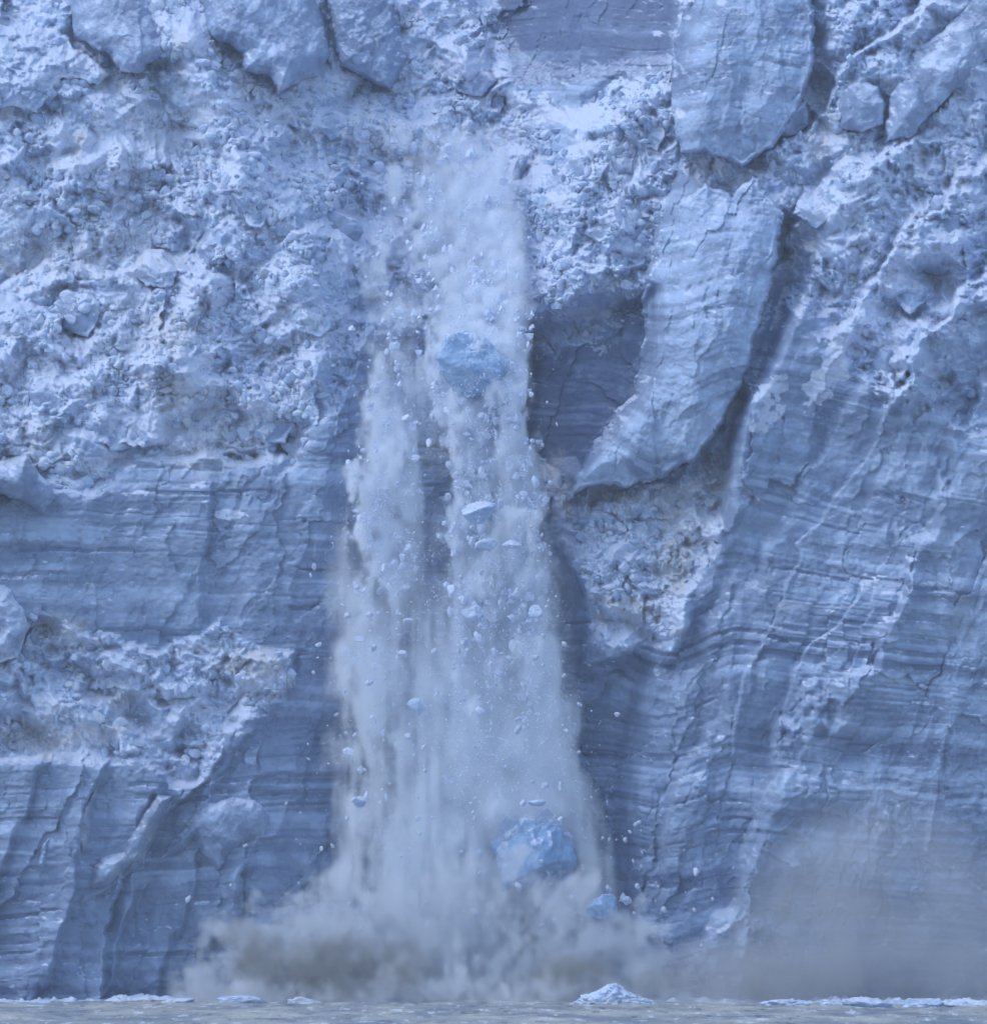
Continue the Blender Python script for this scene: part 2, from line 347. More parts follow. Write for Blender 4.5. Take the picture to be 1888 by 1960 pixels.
# ------------------------------------------------------------------ the glacier front
STEP = 1.9
inner_u = np.arange(-60, 1950, STEP); inner_v = np.arange(-60, 1960, STEP)
def tails(lo, hi, n, far_lo, far_hi, inner):
    a = lo - (lo - far_lo) * np.linspace(1, 0, n + 1)[:-1] ** 2 if far_lo is not None else np.array([])
    b = hi + (far_hi - hi) * (np.linspace(0, 1, n + 1)[1:]) ** 2 if far_hi is not None else np.array([])
    return np.concatenate([a, inner, b]).astype(f32)
gu = tails(inner_u[0], inner_u[-1], 60, -5000, 6900, inner_u)
gv = tails(inner_v[0], None, 60, -1100, None, inner_v)
UU, VV = np.meshgrid(gu, gv)
RUB = rubble_mask(UU, VV)
MAC = macro(UU, VV)
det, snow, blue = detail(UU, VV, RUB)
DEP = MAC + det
# waterline notch
DEP = DEP - .5 * sm(1880, 1912, VV + 14 * fbm(UU / 60, VV / 60, 3, 91))
DRT = dirt_mask(UU, VV)
x, y, z = P(UU, VV, DEP)
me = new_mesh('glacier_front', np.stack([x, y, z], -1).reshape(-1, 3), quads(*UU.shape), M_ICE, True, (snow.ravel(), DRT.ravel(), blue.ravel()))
link('glacier_front', me, 'long blue and white glacier face with layered cliffs and crumbled slopes rising from the water', 'glacier', kind='structure')
def depth_at(u, v):
    i = int(np.clip(np.searchsorted(gv, v), 1, len(gv) - 1)); j = int(np.clip(np.searchsorted(gu, u), 1, len(gu) - 1)); return float(DEP[i, j])

# ------------------------------------------------------------------ towers, buttresses and big blocks standing out of the front
def piece(name, label, cat, pts, prot, edge_w=14, rough_edge=9, tex='strata', tilt=(0, 0), snow_add=0.0, blue_add=0.0, dirt_add=0.0, group=None, seed=0, scale=1.0, step=None, off=0.0, amp=1.0):
    us = [p[0] for p in pts]; vs = [p[1] for p in pts]; st = step or STEP * .8
    u = np.arange(max(min(us) - 20, -120), min(max(us) + 20, 2010), st).astype(f32); v = np.arange(max(min(vs) - 20, -120), min(max(vs) + 20, 1965), st).astype(f32)
    U, V = np.meshgrid(u, v)
    sd = poly_sd(U, V, pts) + rough_edge * fbm(U / 26, V / 26, 4, 100 + seed, .6)
    t = np.clip(sd / edge_w, 0, 1); prof = (np.sqrt(1 - (1 - np.clip(t * 1.7, 0, 1)) ** 2) * .72 + .28 * sm(0, edge_w * 5, sd)) if tex == 'strata' else (np.sqrt(1 - (1 - np.clip(sd / (edge_w * 2.6), 0, 1)) ** 2))
    cu, cv = sum(us) / len(us), sum(vs) / len(vs)
    base = macro(U, V) + off
    wu = U + 10 * fbm(U / 40, V / 40, 3, 200 + seed); wv = V + 10 * fbm(U / 40, V / 40, 3, 201 + seed)
    if tex == 'strata':
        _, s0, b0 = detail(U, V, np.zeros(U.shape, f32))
        s = strata_coord(U, V); a, k = strata(U, V, s)
        ru, rv = rot(wu, wv, 12)
        rel = 2.0 * blocks(ru / (110 * scale), rv / (230 * scale), 300 + seed, 4, .8) + .9 * blocks(ru / 48, rv / 95, 301 + seed) + .35 * blocks(ru / 19, rv / 30, 302 + seed) + .08 * a - .10 * k + .16 * fbm(U / 12, V / 8, 4, 303) + .45 * plates(ru / 80, rv / 180, 310 + seed) + .2 * plates(ru / 38, rv / 80, 311 + seed)
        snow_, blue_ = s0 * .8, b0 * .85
    elif tex == 'block':
        rel = 1.7 * blocks(wu / (90 * scale) + seed, wv / (90 * scale), 300 + seed, 4, .9) + .45 * blocks(wu / 34, wv / 34, 301 + seed) + .12 * blocks(wu / 14, wv / 14, 302 + seed) + .16 * fbm(U / 12, V / 12, 4, 303)
        nn = fbm(U / 30, V / 30, 4, 304 + seed)
        snow_ = .35 * sm(.1, .5, nn) ; blue_ = .28 + .3 * sm(-.3, .4, -nn)
    else:
        rel = 2.4 * blocks(wu / (64 * scale) + seed, wv / (58 * scale), 300 + seed) + 1.1 * blocks(wu / 26, wv / 25, 301 + seed) + .5 * blocks(U / 11, V / 10.5, 302 + seed, 3) + .25 * fbm(U / 8, V / 8, 3, 303)
        nn = fbm(U / 30, V / 30, 4, 304 + seed); snow_ = .35 + .5 * sm(-.2, .3, nn); blue_ = .3 * sm(.1, .4, -nn)
    dep = base + prot * prof + amp * rel * sm(-2, edge_w * .8, sd) + tilt[0] * (U - cu) / 100 + tilt[1] * (V - cv) / 100
    dep = np.where(sd < 0, base - 1.6 + sd * .12, dep)
    keep = sd > -8
    rim = sm(14, 0, sd) * .5
    x, y, z = P(U, V, dep)
    q = quads(*U.shape, keep); ids, inv = np.unique(q, return_inverse=True)
    co = np.stack([x, y, z], -1).reshape(-1, 3)[ids]
    dm = np.maximum(dirt_mask(U, V), dirt_add * sm(-.2, .3, fbm(U / 20, V / 20, 3, 305)))
    mk = [np.clip(a_, 0, 1).ravel()[ids] for a_ in (snow_ + snow_add + rim * sm(-.2, .3, fbm(U / 15, V / 15, 3, 306)), dm, blue_ + blue_add)]
    c0 = co.mean(0); me = new_mesh(name, co - c0, inv.reshape(-1, 4), M_ICE, True, mk)
    return link(name, me, label, cat, group, loc=c0)

piece('ice_buttress', 'upper blue ice buttress with pale left edge, beside dark layered recess at glacier top', 'ice buttress',
      [(1345, -120), (1325, 10), (1292, 70), (1280, 150), (1290, 235), (1305, 290), (1345, 285), (1420, 318), (1490, 270), (1540, 190), (1560, 90), (1540, -120)], 6, 14, 8, 'strata', blue_add=-.05, seed=1)
piece('ice_pillar', 'tall leaning blue ice pillar ending in a point above the tan gully', 'ice pillar',
      [(1440, 335), (1400, 372), (1350, 352), (1302, 384), (1290, 430), (1262, 440), (1254, 500), (1229, 570), (1236, 640), (1222, 690), (1212, 752), (1176, 788), (1150, 836), (1118, 868), (1080, 962), (1112, 938), (1150, 925), (1205, 932), (1262, 915), (1330, 878), (1385, 806), (1428, 720), (1450, 640), (1484, 500), (1500, 410)], 7, 14, 9, 'strata', blue_add=-.14, seed=2)
piece('ice_buttress', 'triangular ice buttress running down to the right edge of the lower cliff', 'ice buttress',
      [(2010, 960), (1888, 1054), (1852, 1126), (1799, 1198), (1741, 1284), (1712, 1337), (1687, 1402), (1633, 1449), (1590, 1510), (1566, 1600), (1548, 1700), (1530, 1965), (2010, 1965)], 4, 18, 8, 'strata', snow_add=.1, seed=3)
piece('serac', 'big smooth faceted ice block at the top beside the tan snow gully', 'ice block',
      [(119, -60), (281, -60), (299, 29), (324, 86), (317, 108), (281, 122), (270, 139), (230, 137), (209, 104), (144, 72), (133, 32)], 4, 16, 6, 'block', (0, 2), seed=4)
piece('serac', 'massive rounded ice block with dirty right rim above the snow slope', 'ice block',
      [(396, -60), (590, -60), (619, 50), (630, 108), (605, 144), (562, 162), (533, 180), (515, 144), (468, 133), (464, 101), (392, 58), (389, 29)], 5, 20, 7, 'block', (0, 2), seed=5)
piece('serac', 'blue ice block behind the massive rounded block with dirty rim', 'ice block',
      [(612, -60), (735, -60), (772, 110), (745, 168), (700, 150), (650, 125), (640, 60)], 3.4, 18, 6, 'block', (0, 1), blue_add=.15, seed=6)
piece('ice_heap', 'lumpy heap of broken pale ice in the upper left corner', 'ice heap',
      [(-120, 40), (20, 60), (110, 55), (140, 90), (215, 140), (190, 160), (120, 150), (70, 215), (20, 205), (-120, 200)], 3, 22, 10, 'rubble', seed=7)
piece('serac', 'rounded split ice boulder wedged under the right skyline', 'ice boulder',
      [(1600, 200), (1618, 160), (1650, 150), (1680, 165), (1694, 200), (1688, 235), (1650, 252), (1605, 245)], 4.2, 26, 3, 'block', seed=9, scale=.7)
piece('serac', 'pale faceted ice block left of the dirty groove near the top right', 'ice block',
      [(1478, 262), (1482, 225), (1505, 195), (1545, 192), (1548, 240), (1520, 262)], 3.6, 14, 4, 'block', snow_add=.1, seed=10, scale=.7)
piece('ice_fin', 'long slanting ice fin below the right skyline, right of the split boulder', 'ice fin',
      [(1700, 190), (1750, 90), (1800, 60), (1880, -20), (2010, -60), (2010, 20), (1870, 130), (1800, 200), (1740, 262), (1696, 270)], 3.2, 20, 7, 'block', (0, 0), seed=11)
piece('ice_flake', 'narrow pale ice flake hanging on the dark lower left cliff', 'ice flake',
      [(119, 1510), (108, 1553), (88, 1600), (72, 1615), (60, 1662), (94, 1676), (99, 1615), (115, 1568), (151, 1532), (173, 1496), (158, 1474)], 4.6, 8, 4, 'rubble', snow_add=-.15, dirt_add=.5, seed=12)
piece('ice_flake', 'pale dirty ice flake right beside the narrow flake on lower left cliff', 'ice flake',
      [(202, 1482), (187, 1525), (180, 1590), (173, 1625), (158, 1651), (144, 1625), (119, 1604), (119, 1568), (151, 1539), (173, 1510)], 4.2, 9, 4, 'block', snow_add=.05, dirt_add=.6, seed=13)
piece('ice_flake', 'long pale ragged ice flake along the lower left ridge edge', 'ice flake',
      [(248, 1579), (230, 1625), (194, 1636), (173, 1662), (166, 1701), (202, 1705), (230, 1683), (274, 1654), (288, 1615), (317, 1561), (335, 1521), (299, 1514), (260, 1568)], 4.8, 9, 5, 'block', snow_add=.1, dirt_add=.45, seed=14)
piece('ice_slab', 'smooth light blue pointed ice slab on the lower left cliff', 'ice slab',
      [(504, 1597), (446, 1626), (418, 1665), (385, 1633), (374, 1604), (356, 1626), (306, 1644), (338, 1597), (389, 1539), (446, 1525), (490, 1532), (518, 1561)], 2.2, 12, 5, 'block', blue_add=-.05, seed=15)
piece('ice_slab', 'tilted ice slab leaning at the left edge above the layered cliff', 'ice slab',
      [(-60, 880), (10, 890), (50, 870), (96, 930), (105, 955), (80, 985), (40, 960), (0, 945), (-60, 960)], 5.5, 14, 5, 'block', seed=16)
piece('ice_heap', 'grey rounded ice heap at the left edge below the layered cliff', 'ice heap',
      [(-60, 1110), (10, 1115), (48, 1160), (56, 1200), (36, 1260), (-60, 1290)], 4.5, 16, 7, 'rubble', snow_add=-.15, seed=17)

# ------------------------------------------------------------------ loose blocks of ice
def ico(sub):
    import bmesh
    bm = bmesh.new(); bmesh.ops.create_icosphere(bm, subdivisions=sub, radius=1)
    co = np.array([v.co[:] for v in bm.verts], f32); fa = np.array([[v.index for v in f.verts] for f in bm.faces], np.int32); bm.free(); return co, fa
ICO = {k: ico(k) for k in (1, 2, 3, 4, 5, 6)}
def rock(seed, sub, planes=11, size=(1, 1, 1), rough=.10, soft=.06):
    rng = np.random.default_rng(seed); co, fa = ICO[sub]
    p = rng.normal(size=(planes, 3)); p /= np.linalg.norm(p, axis=1)[:, None]; h = rng.uniform(.55, 1.0, planes)
    dt = np.clip(co @ p.T, 1e-3, None); r = h / dt; r = np.concatenate([r, np.full((len(co), 1), 1.15)], 1)
    rr = -soft * np.log(np.exp(-r / soft).sum(1))
    if rough:
        rr = rr + rough * fbm3(co[:, 0] * 2.2 + seed, co[:, 1] * 2.2, co[:, 2] * 2.2, 5 if sub > 3 else 2, seed, .6)
    c = co * rr[:, None] * np.array(size, f32)
    return c.astype(f32), fa
rng = np.random.default_rng(5)
# (u, v, half width px, half height px, snow, blue, label)
BL = [
    (150, 600, 48, 44, .0, .45, 'smooth blue ice boulder set in the snow slope below the tan streak'),
    (480, 150, 26, 22, .3, .2, 'pale ice block under the left end of the massive rounded block'),
    (640, 235, 34, 32, .1, .2, 'pale faceted ice block below the tan snow bank'),
    (575, 235, 24, 20, .0, .4, 'small dark sided ice block left of the faceted block below the snow bank'),
    (905, 150, 38, 32, .0, .35, 'bluish ice block under the upper layered wall'),
    (940, 195, 34, 26, .0, .5, 'darker ice boulder touching the undercut arch'),
    (1030, 245, 40, 22, .1, .3, 'flat oval ice block lying in the upper funnel'),
    (540, 420, 32, 40, .1, .3, 'upright ice block at the foot of the crumbled ridge'),
    (585, 500, 46, 40, .1, .3, 'broad pale ice block beside the falling column'),
    (490, 400, 26, 44, .0, .4, 'steep blue ice face block on the right flank of the crumbled ridge'),
    (360, 380, 34, 32, .5, .1, 'whitish ice boulder on the crumbled ridge'),
    (425, 255, 30, 26, .0, .3, 'blue grey ice block on the crest of the crumbled ridge'),
    (500, 285, 24, 40, .0, .4, 'dark ice block on the right side of the ridge crest'),
    (300, 520, 44, 34, .3, .2, 'rounded ice block in the middle of the left snow slope'),
    (410, 470, 26, 44, .1, .3, 'long blue ice block between snow slope and crumbled ridge'),
    (90, 750, 40, 36, .2, .3, 'broken ice block low on the left snow slope'),
    (240, 830, 38, 44, .1, .3, 'ice block above the start of the layered cliff'),
    (330, 860, 42, 30, .2, .25, 'wide ice block overhanging the layered cliff'),
    (520, 820, 40, 36, .2, .25, 'ice block at the right end of the left rubble slope'),
    (600, 620, 40, 30, .3, .2, 'ice block beside the falling column below the broad pale block'),
    (1120, 330, 44, 36, .1, .35, 'ice block right of the upper spray'),
    (1190, 300, 36, 40, .1, .4, 'blue ice block in the right wall of the funnel'),
    (1160, 430, 44, 34, .1, .4, 'ice block in the right rubble slope above the dark recess'),
    (1060, 660, 36, 44, .4, .2, 'snow dusted ice block right of the column beside the dark recess'),
    (1245, 250, 26, 36, .2, .3, 'ice lump leaning against the upper buttress foot'),
    (1500, 330, 44, 32, .2, .3, 'ice block between the buttress and the pillar'),
    (1560, 400, 36, 44, .1, .35, 'ice block right of the pillar top'),
    (1640, 330, 40, 34, .2, .3, 'ice block below the split boulder'),
    (1800, 430, 42, 60, .0, .45, 'tall smooth ice block near the right edge'),
    (1850, 280, 30, 44, .2, .3, 'ice block at the right edge under the slanting fin'),
    (1740, 560, 40, 36, .1, .35, 'ice block above the white snow patch on the right'),
    (1690, 700, 36, 50, .1, .3, 'ice block right of the white snow patch'),
    (1200, 1110, 36, 40, .0, .4, 'ice block below the gully rubble'),
    (1150, 1000, 40, 24, .3, .2, 'pale ice block under the point of the tall pillar'),
]
for i, (u, v, a, b, sn, bu, lab) in enumerate(BL):
    n_ = int(rng.integers(5, 8)); a0 = rng.uniform(0, 6.28); pts = []
    for j in range(n_):
        t_ = a0 + (j + rng.uniform(-.3, .3)) * 6.283 / n_; k_ = rng.uniform(.85, 1.2); pts.append((u + a * k_ * math.cos(t_), v + b * k_ * math.sin(t_)))
    piece('ice_block', lab, 'ice block', pts, min(a, b) * S * .75, max(7, min(a, b) * .34), 6, 'block', (rng.uniform(-1.2, 1.2), rng.uniform(.3, 1.6)), sn, bu - .4, 0, 'ice blocks lodged in the glacier front', 40 + i, .42, 1.6, depth_at(u, v) - float(macro(np.array([[u]], f32), np.array([[v]], f32))[0, 0]) - .7, .65)
# ------------------------------------------------------------------ water
def water_material():
    m, t = nodes_of('silty water'); out = N(t, 'ShaderNodeOutputMaterial'); bs = N(t, 'ShaderNodeBsdfPrincipled')
    geo = N(t, 'ShaderNodeNewGeometry')
    mp = N(t, 'ShaderNodeMapping', inp={'Scale': (0.16, 0.035, 1)}); t.links.new(geo.outputs['Position'], mp.inputs[0])
    n = N(t, 'ShaderNodeTexNoise', inp={'Scale': 1.0, 'Detail': 6.0, 'Roughness': .62}); t.links.new(mp.outputs[0], n.inputs['Vector'])
    mp2 = N(t, 'ShaderNodeMapping', inp={'Scale': (0.8, 0.10, 1)}); t.links.new(geo.outputs['Position'], mp2.inputs[0])
    n2 = N(t, 'ShaderNodeTexNoise', inp={'Scale': 1.0, 'Detail': 6.0, 'Roughness': .7}); t.links.new(mp2.outputs[0], n2.inputs['Vector'])
    c = mixc(t, ramp(t, n.outputs[0], .36, .66), (0.21, 0.24, 0.28), (0.50, 0.49, 0.44))
    c = mixc(t, ramp(t, n2.outputs[0], .54, .66), c, (0.66, 0.70, 0.73))
    c = mixc(t, math_(t, 'MULTIPLY', ramp(t, n2.outputs[0], .45, .34), .8), c, (0.10, 0.11, 0.13))
    t.links.new(c, bs.inputs['Base Color']); bs.inputs['Roughness'].default_value = .5; bs.inputs['Specular IOR Level'].default_value = .3
    b = N(t, 'ShaderNodeBump', inp={'Strength': .6, 'Distance': .2}); t.links.new(n2.outputs[0], b.inputs['Height']); t.links.new(b.outputs[0], bs.inputs['Normal'])
    t.links.new(bs.outputs[0], out.inputs[0]); return m
wx = tails(-52, 52, 30, -6000, 6000, np.arange(-52, 52, .22)); wd = tails(-8, 130, 26, -60, 3000, np.arange(-8, 130, .28))
X, DD = np.meshgrid(wx, wd)
turb = sm(60, 0, DD)
Z = .2 * fbm(X / 3.6, DD / 2.4, 4, 401) + .16 * turb * fbm(X / 2.1, DD / 1.5, 4, 402) + .05 * fbm(X / .7, DD / .6, 2, 403)
far_ = (np.abs(X) > 60) | (DD > 140); Z = np.where(far_, 0, Z)
me = new_mesh('water', np.stack([X, -DD, Z], -1).reshape(-1, 3), quads(*X.shape)[:, ::-1], water_material(), True)
link('water', me, kind='structure')

# brash ice and foam heaped along the foot of the glacier
bx = np.arange(-52, 52, .12); bd = np.arange(0, 46, .16); X, DD = np.meshgrid(bx.astype(f32), bd.astype(f32))
uu = U0 + X / S
frontd = np.interp(uu, [0, 300, 700, 1000, 1200, 1500, 1888], [14, 13, 10, 10, 14, 24, 30]) + 4 * fbm(X / 6, X * 0, 3, 411)
zone = sm(frontd + 5, frontd - 2, DD)
hh = np.interp(uu, [0, 200, 500, 800, 1100, 1300, 1888], [.6, .6, .45, .3, .3, .45, .55])
Z = np.maximum(-.05, .0 + hh * (1.1 * (blocks(X / 1.7, DD / 3.6, 412) + .2) + .9 * (blocks(X / .8, DD / 1.5, 413) + .15) + .5 * fbm(X / 7, DD / 9, 3, 415))) + .34 * fbm(X / .7, DD / .9, 4, 414) * zone - 1.0 * (1 - zone)
nn = fbm(X / 2.5, DD / 3, 4, 416)
me = new_mesh('brash_ice', np.stack([X, -DD, Z], -1).reshape(-1, 3), quads(*X.shape)[:, ::-1], M_ICE, True, (np.clip(.15 + .7 * nn + .4 * sm(.1, .5, Z), 0, 1).ravel(), (.55 * sm(0, .4, fbm(X / 5, DD / 6, 3, 417))).ravel(), np.full(X.size, .25, f32)))
link('brash_ice', me, 'band of churned brash ice and foam floating along the foot of the glacier', 'brash ice', kind='stuff')

# crumbs of broken ice littering the slopes
rg = np.random.default_rng(31); n_ = 90000; us = rg.uniform(-40, 1930, n_).astype(f32); vs = rg.uniform(-40, 1500, n_).astype(f32)
rm = rubble_mask(us, vs); cl = sm(-.2, .35, fbm(us / 45, vs / 38, 4, 671))
ok = (rg.uniform(size=n_) < rm * cl * (1 - .68 * sm(1250, 1400, us))) ; us, vs = us[ok][:15000], vs[ok][:15000]
jj = np.clip(np.searchsorted(gu, us), 1, len(gu) - 1); ii = np.clip(np.searchsorted(gv, vs), 1, len(gv) - 1)
r_ = (1.4 + 9.5 * rg.uniform(size=len(us)) ** 6) * S * (1 - .25 * sm(1250, 1400, us))
x, y, z = P(us, vs, DEP[ii, jj] + .25 * r_)
c1, f1_ = ICO[2]; pl = rg.normal(size=(12, 7, 3)); pl /= np.linalg.norm(pl, axis=2)[..., None]; hh_ = rg.uniform(.5, 1, (12, 7))
bank = np.stack([c1 * np.minimum(1.15, (hh_[k] / np.clip(c1 @ pl[k].T, 1e-3, None)).min(1))[:, None] for k in range(12)])
co = bank[rg.integers(0, 12, len(us))] * rg.uniform(.55, 1.55, (len(us), 1, 3)) * r_[:, None, None] + np.stack([x, y, z], -1)[:, None, :]
fa = (f1_[None] + (np.arange(len(us)) * len(c1))[:, None, None]).reshape(-1, 3); nv_ = len(us) * len(c1)
sn_ = np.repeat(np.clip(rg.normal(.5, .25, len(us)), 0, 1), len(c1)).astype(f32); bu_ = np.repeat(rg.uniform(0, .35, len(us)), len(c1)).astype(f32)
link('ice_crumbs', new_mesh('ice_crumbs', co.reshape(-1, 3), fa, M_ICE, False, (sn_, np.repeat(dirt_mask(us, vs), len(c1)), bu_)), 'small broken lumps of white and blue ice littering the crumbled slopes', 'ice rubble', kind='stuff'); print('crumbs', len(us))

# ------------------------------------------------------------------ floating pieces of ice
def floe(u, wpx, hpx, d, label, seed, snow=.5, bl=.2, n=1):
    c, fa = rock(seed, 5, 9, (wpx * S * .62, wpx * S * .5, hpx * S * 1.1), .30, .04)
    g = fbm3(c[:, 0] * 1.6, c[:, 1] * 1.6, c[:, 2] * 1.6 + seed, 4, seed); c = c * (1 + .16 * g[:, None])
    mk = (np.clip(snow + .5 * g, 0, 1), np.clip(.7 * sm(.0, .4, -g), 0, 1) * .8, np.full(len(c), bl, f32))
    me = new_mesh('floating_ice', c, fa, M_ICE, True, mk)
    x_, y_, _ = P(u, 0, d); return link('floating_ice', me, label, 'floating ice', 'ice floating at the glacier foot', loc=(x_, y_, hpx * S * .05))
# the big mound is a little heap of its own: one continuous rock with several tops
co, fa = ICO[6]
g = fbm3(co[:, 0] * 1.5 + 3, co[:, 1] * 1.5, co[:, 2] * 1.5, 5, 777, .6); bl3 = fbm3(co[:, 0] * 4, co[:, 1] * 4, co[:, 2] * 4, 4, 778, .65)
r_ = 1 + .35 * g + .22 * bl3
c = co * r_[:, None] * np.array([2.9, 2.4, 1.15], f32)
c[:, 2] *= 0.75 + .75 * np.exp(-((c[:, 0] + .0) / 1.1) ** 2) ; c[:, 2] += .12 * fbm3(c[:, 0] * 3, c[:, 1] * 3, c[:, 2] * 3, 4, 779)
me = new_mesh('floating_ice', c, fa, M_ICE, True, (np.clip(.5 + .8 * g, 0, 1), np.clip(.75 * sm(.1, -.3, bl3 + .5 * c[:, 2] - .2), 0, 1), np.full(len(c), .15, f32)))
x_, y_, _ = P(1173, 0, 26); link('floating_ice', me, 'largest floating mound of dirty white ice, standing highest off the water', 'floating ice', 'ice floating at the glacier foot', loc=(x_, y_, 0))
FL = [(462, 64, 15, 20, 'low ridge of floating ice left of the pale blue floe under the splash'), (578, 70, 12, 22, 'pale blue low floe of ice under the brown splash'), (345, 50, 9, 20, 'small floe under the lower left cliff, left of the low ice ridge'),
      (60, 60, 10, 24, 'flat floe at the left end of the waterline'), 
      (1660, 92, 20, 40, 'wide pale blue floe below the right cliff'), (1590, 36, 10, 34, 'small lump of ice just left of the wide pale blue floe'), 
      (1760, 60, 17, 44, 'white floe right of the wide pale blue floe'), (1850, 60, 14, 42, 'floe at the right end of the waterline'),
      (1500, 60, 11, 36, 'thin floe in the foam below the grey mist'), (960, 16, 6, 24, 'tiny white ice lump in the water under the falling block')]
for i, (u, a, b, d, lab) in enumerate(FL): floe(u, a, b * .8, d, lab, 500 + i, .3 if i % 3 else .05, .25)

# ------------------------------------------------------------------ falling ice: where the column is
def band(u, l, r, s1, s2=None):
    return sm(l - s1, l + s1, u) * sm(r + (s2 or s1), r - (s2 or s1), u)
ip = lambda v, a, b: np.interp(v, a, b).astype(f32)
def column(u, v):
    """opacity 0..1 of the falling powder seen across the front: (dense, mist)"""
    n1 = fbm(u / 26, v / 60, 4, 601); n2 = fbm(u / 60, v / 160, 3, 602); n3 = fbm(u / 12, v / 18, 3, 603); st = fbm(u / 13, v / 150, 3, 604)
    uw = u + 24 * n1 + 14 * n3
    # right, main column
    l = ip(v, [150, 260, 400, 560, 640, 760, 860, 1000, 1100, 1200, 1300, 1500, 1700, 1900], [700, 745, 780, 815, 822, 835, 862, 870, 868, 885, 862, 850, 870, 860])
    r = ip(v, [150, 260, 340, 500, 700, 850, 1000, 1150, 1300, 1500, 1700, 1900], [760, 900, 985, 1000, 1000, 1016, 1032, 1040, 1062, 1100, 1135, 1160])
    core = band(uw, l, r, 26, 20) * ip(v, [150, 300, 560, 700, 1000, 1150, 1300, 1450, 1600, 1750, 1900], [.1, .55, .85, 1.0, 1.0, .9, .8, .7, .45, .25, .1])
    core = core * (.72 + .5 * sm(-.35, .35, n1 + .6 * n3))
    # left column
    l2 = ip(v, [250, 500, 700, 850, 1000, 1100, 1250, 1900], [735, 705, 695, 682, 684, 692, 665, 660])
    r2 = ip(v, [250, 500, 700, 850, 1000, 1080, 1250, 1450, 1900], [790, 800, 795, 800, 806, 785, 770, 790, 800])
    lc = band(uw, l2, r2, 24) * ip(v, [250, 500, 760, 870, 1060, 1150, 1300, 1700, 1900], [.0, .22, .32, .66, .66, .36, .28, .2, .1]) * (.65 + .7 * sm(-.3, .4, n1 + .5 * n3))
    # upper spray over the rubble
    up = band(u + 40 * n2, 715, 1000, 45) * ip(v, [170, 280, 560, 700, 900], [.0, .55, .6, .3, 0]) * sm(-.35, .25, n1 + .5 * st)
    dense = np.maximum(core, np.maximum(lc, up))
    ml = ip(v, [600, 900, 1200, 1400, 1700, 1900], [720, 690, 652, 648, 640, 600]); mr = ip(v, [600, 1000, 1300, 1500, 1700, 1900], [1000, 1035, 1085, 1125, 1168, 1200])
    mist = band(u + 34 * n2 + 20 * n1, ml, mr, 40, 28) * ip(v, [560, 900, 1080, 1250, 1400, 1600, 1750, 1900], [0, .12, .34, .58, .66, .72, .7, .4]) * np.clip(.85 + .5 * st + .8 * n2 + .5 * n1, .15, 1.5)
    mist = mist * (1 - .6 * band(u, 795, 868, 16) * sm(820, 880, v) * sm(1180, 1020, v))
    mist = np.maximum(mist, .62 * sm(22, 0, np.abs(u - ip(v, [1300, 1500], [668, 725])) ) * sm(1270, 1340, v) * sm(1520, 1420, v))
    mist = np.maximum(mist, 1.0 * band(u + 14 * n2, 850, 1085, 30) * sm(1240, 1420, v) * sm(1660, 1540, v))
    return dense.astype(f32), mist.astype(f32)
def col_depth(u, v):
    wall = macro(u, v); a = sm(420, 760, v)
    return (1 - a) * (wall + 4.5) + a * ip(v, [400, 760, 1915], [-2.0, 0.5, 3.0])

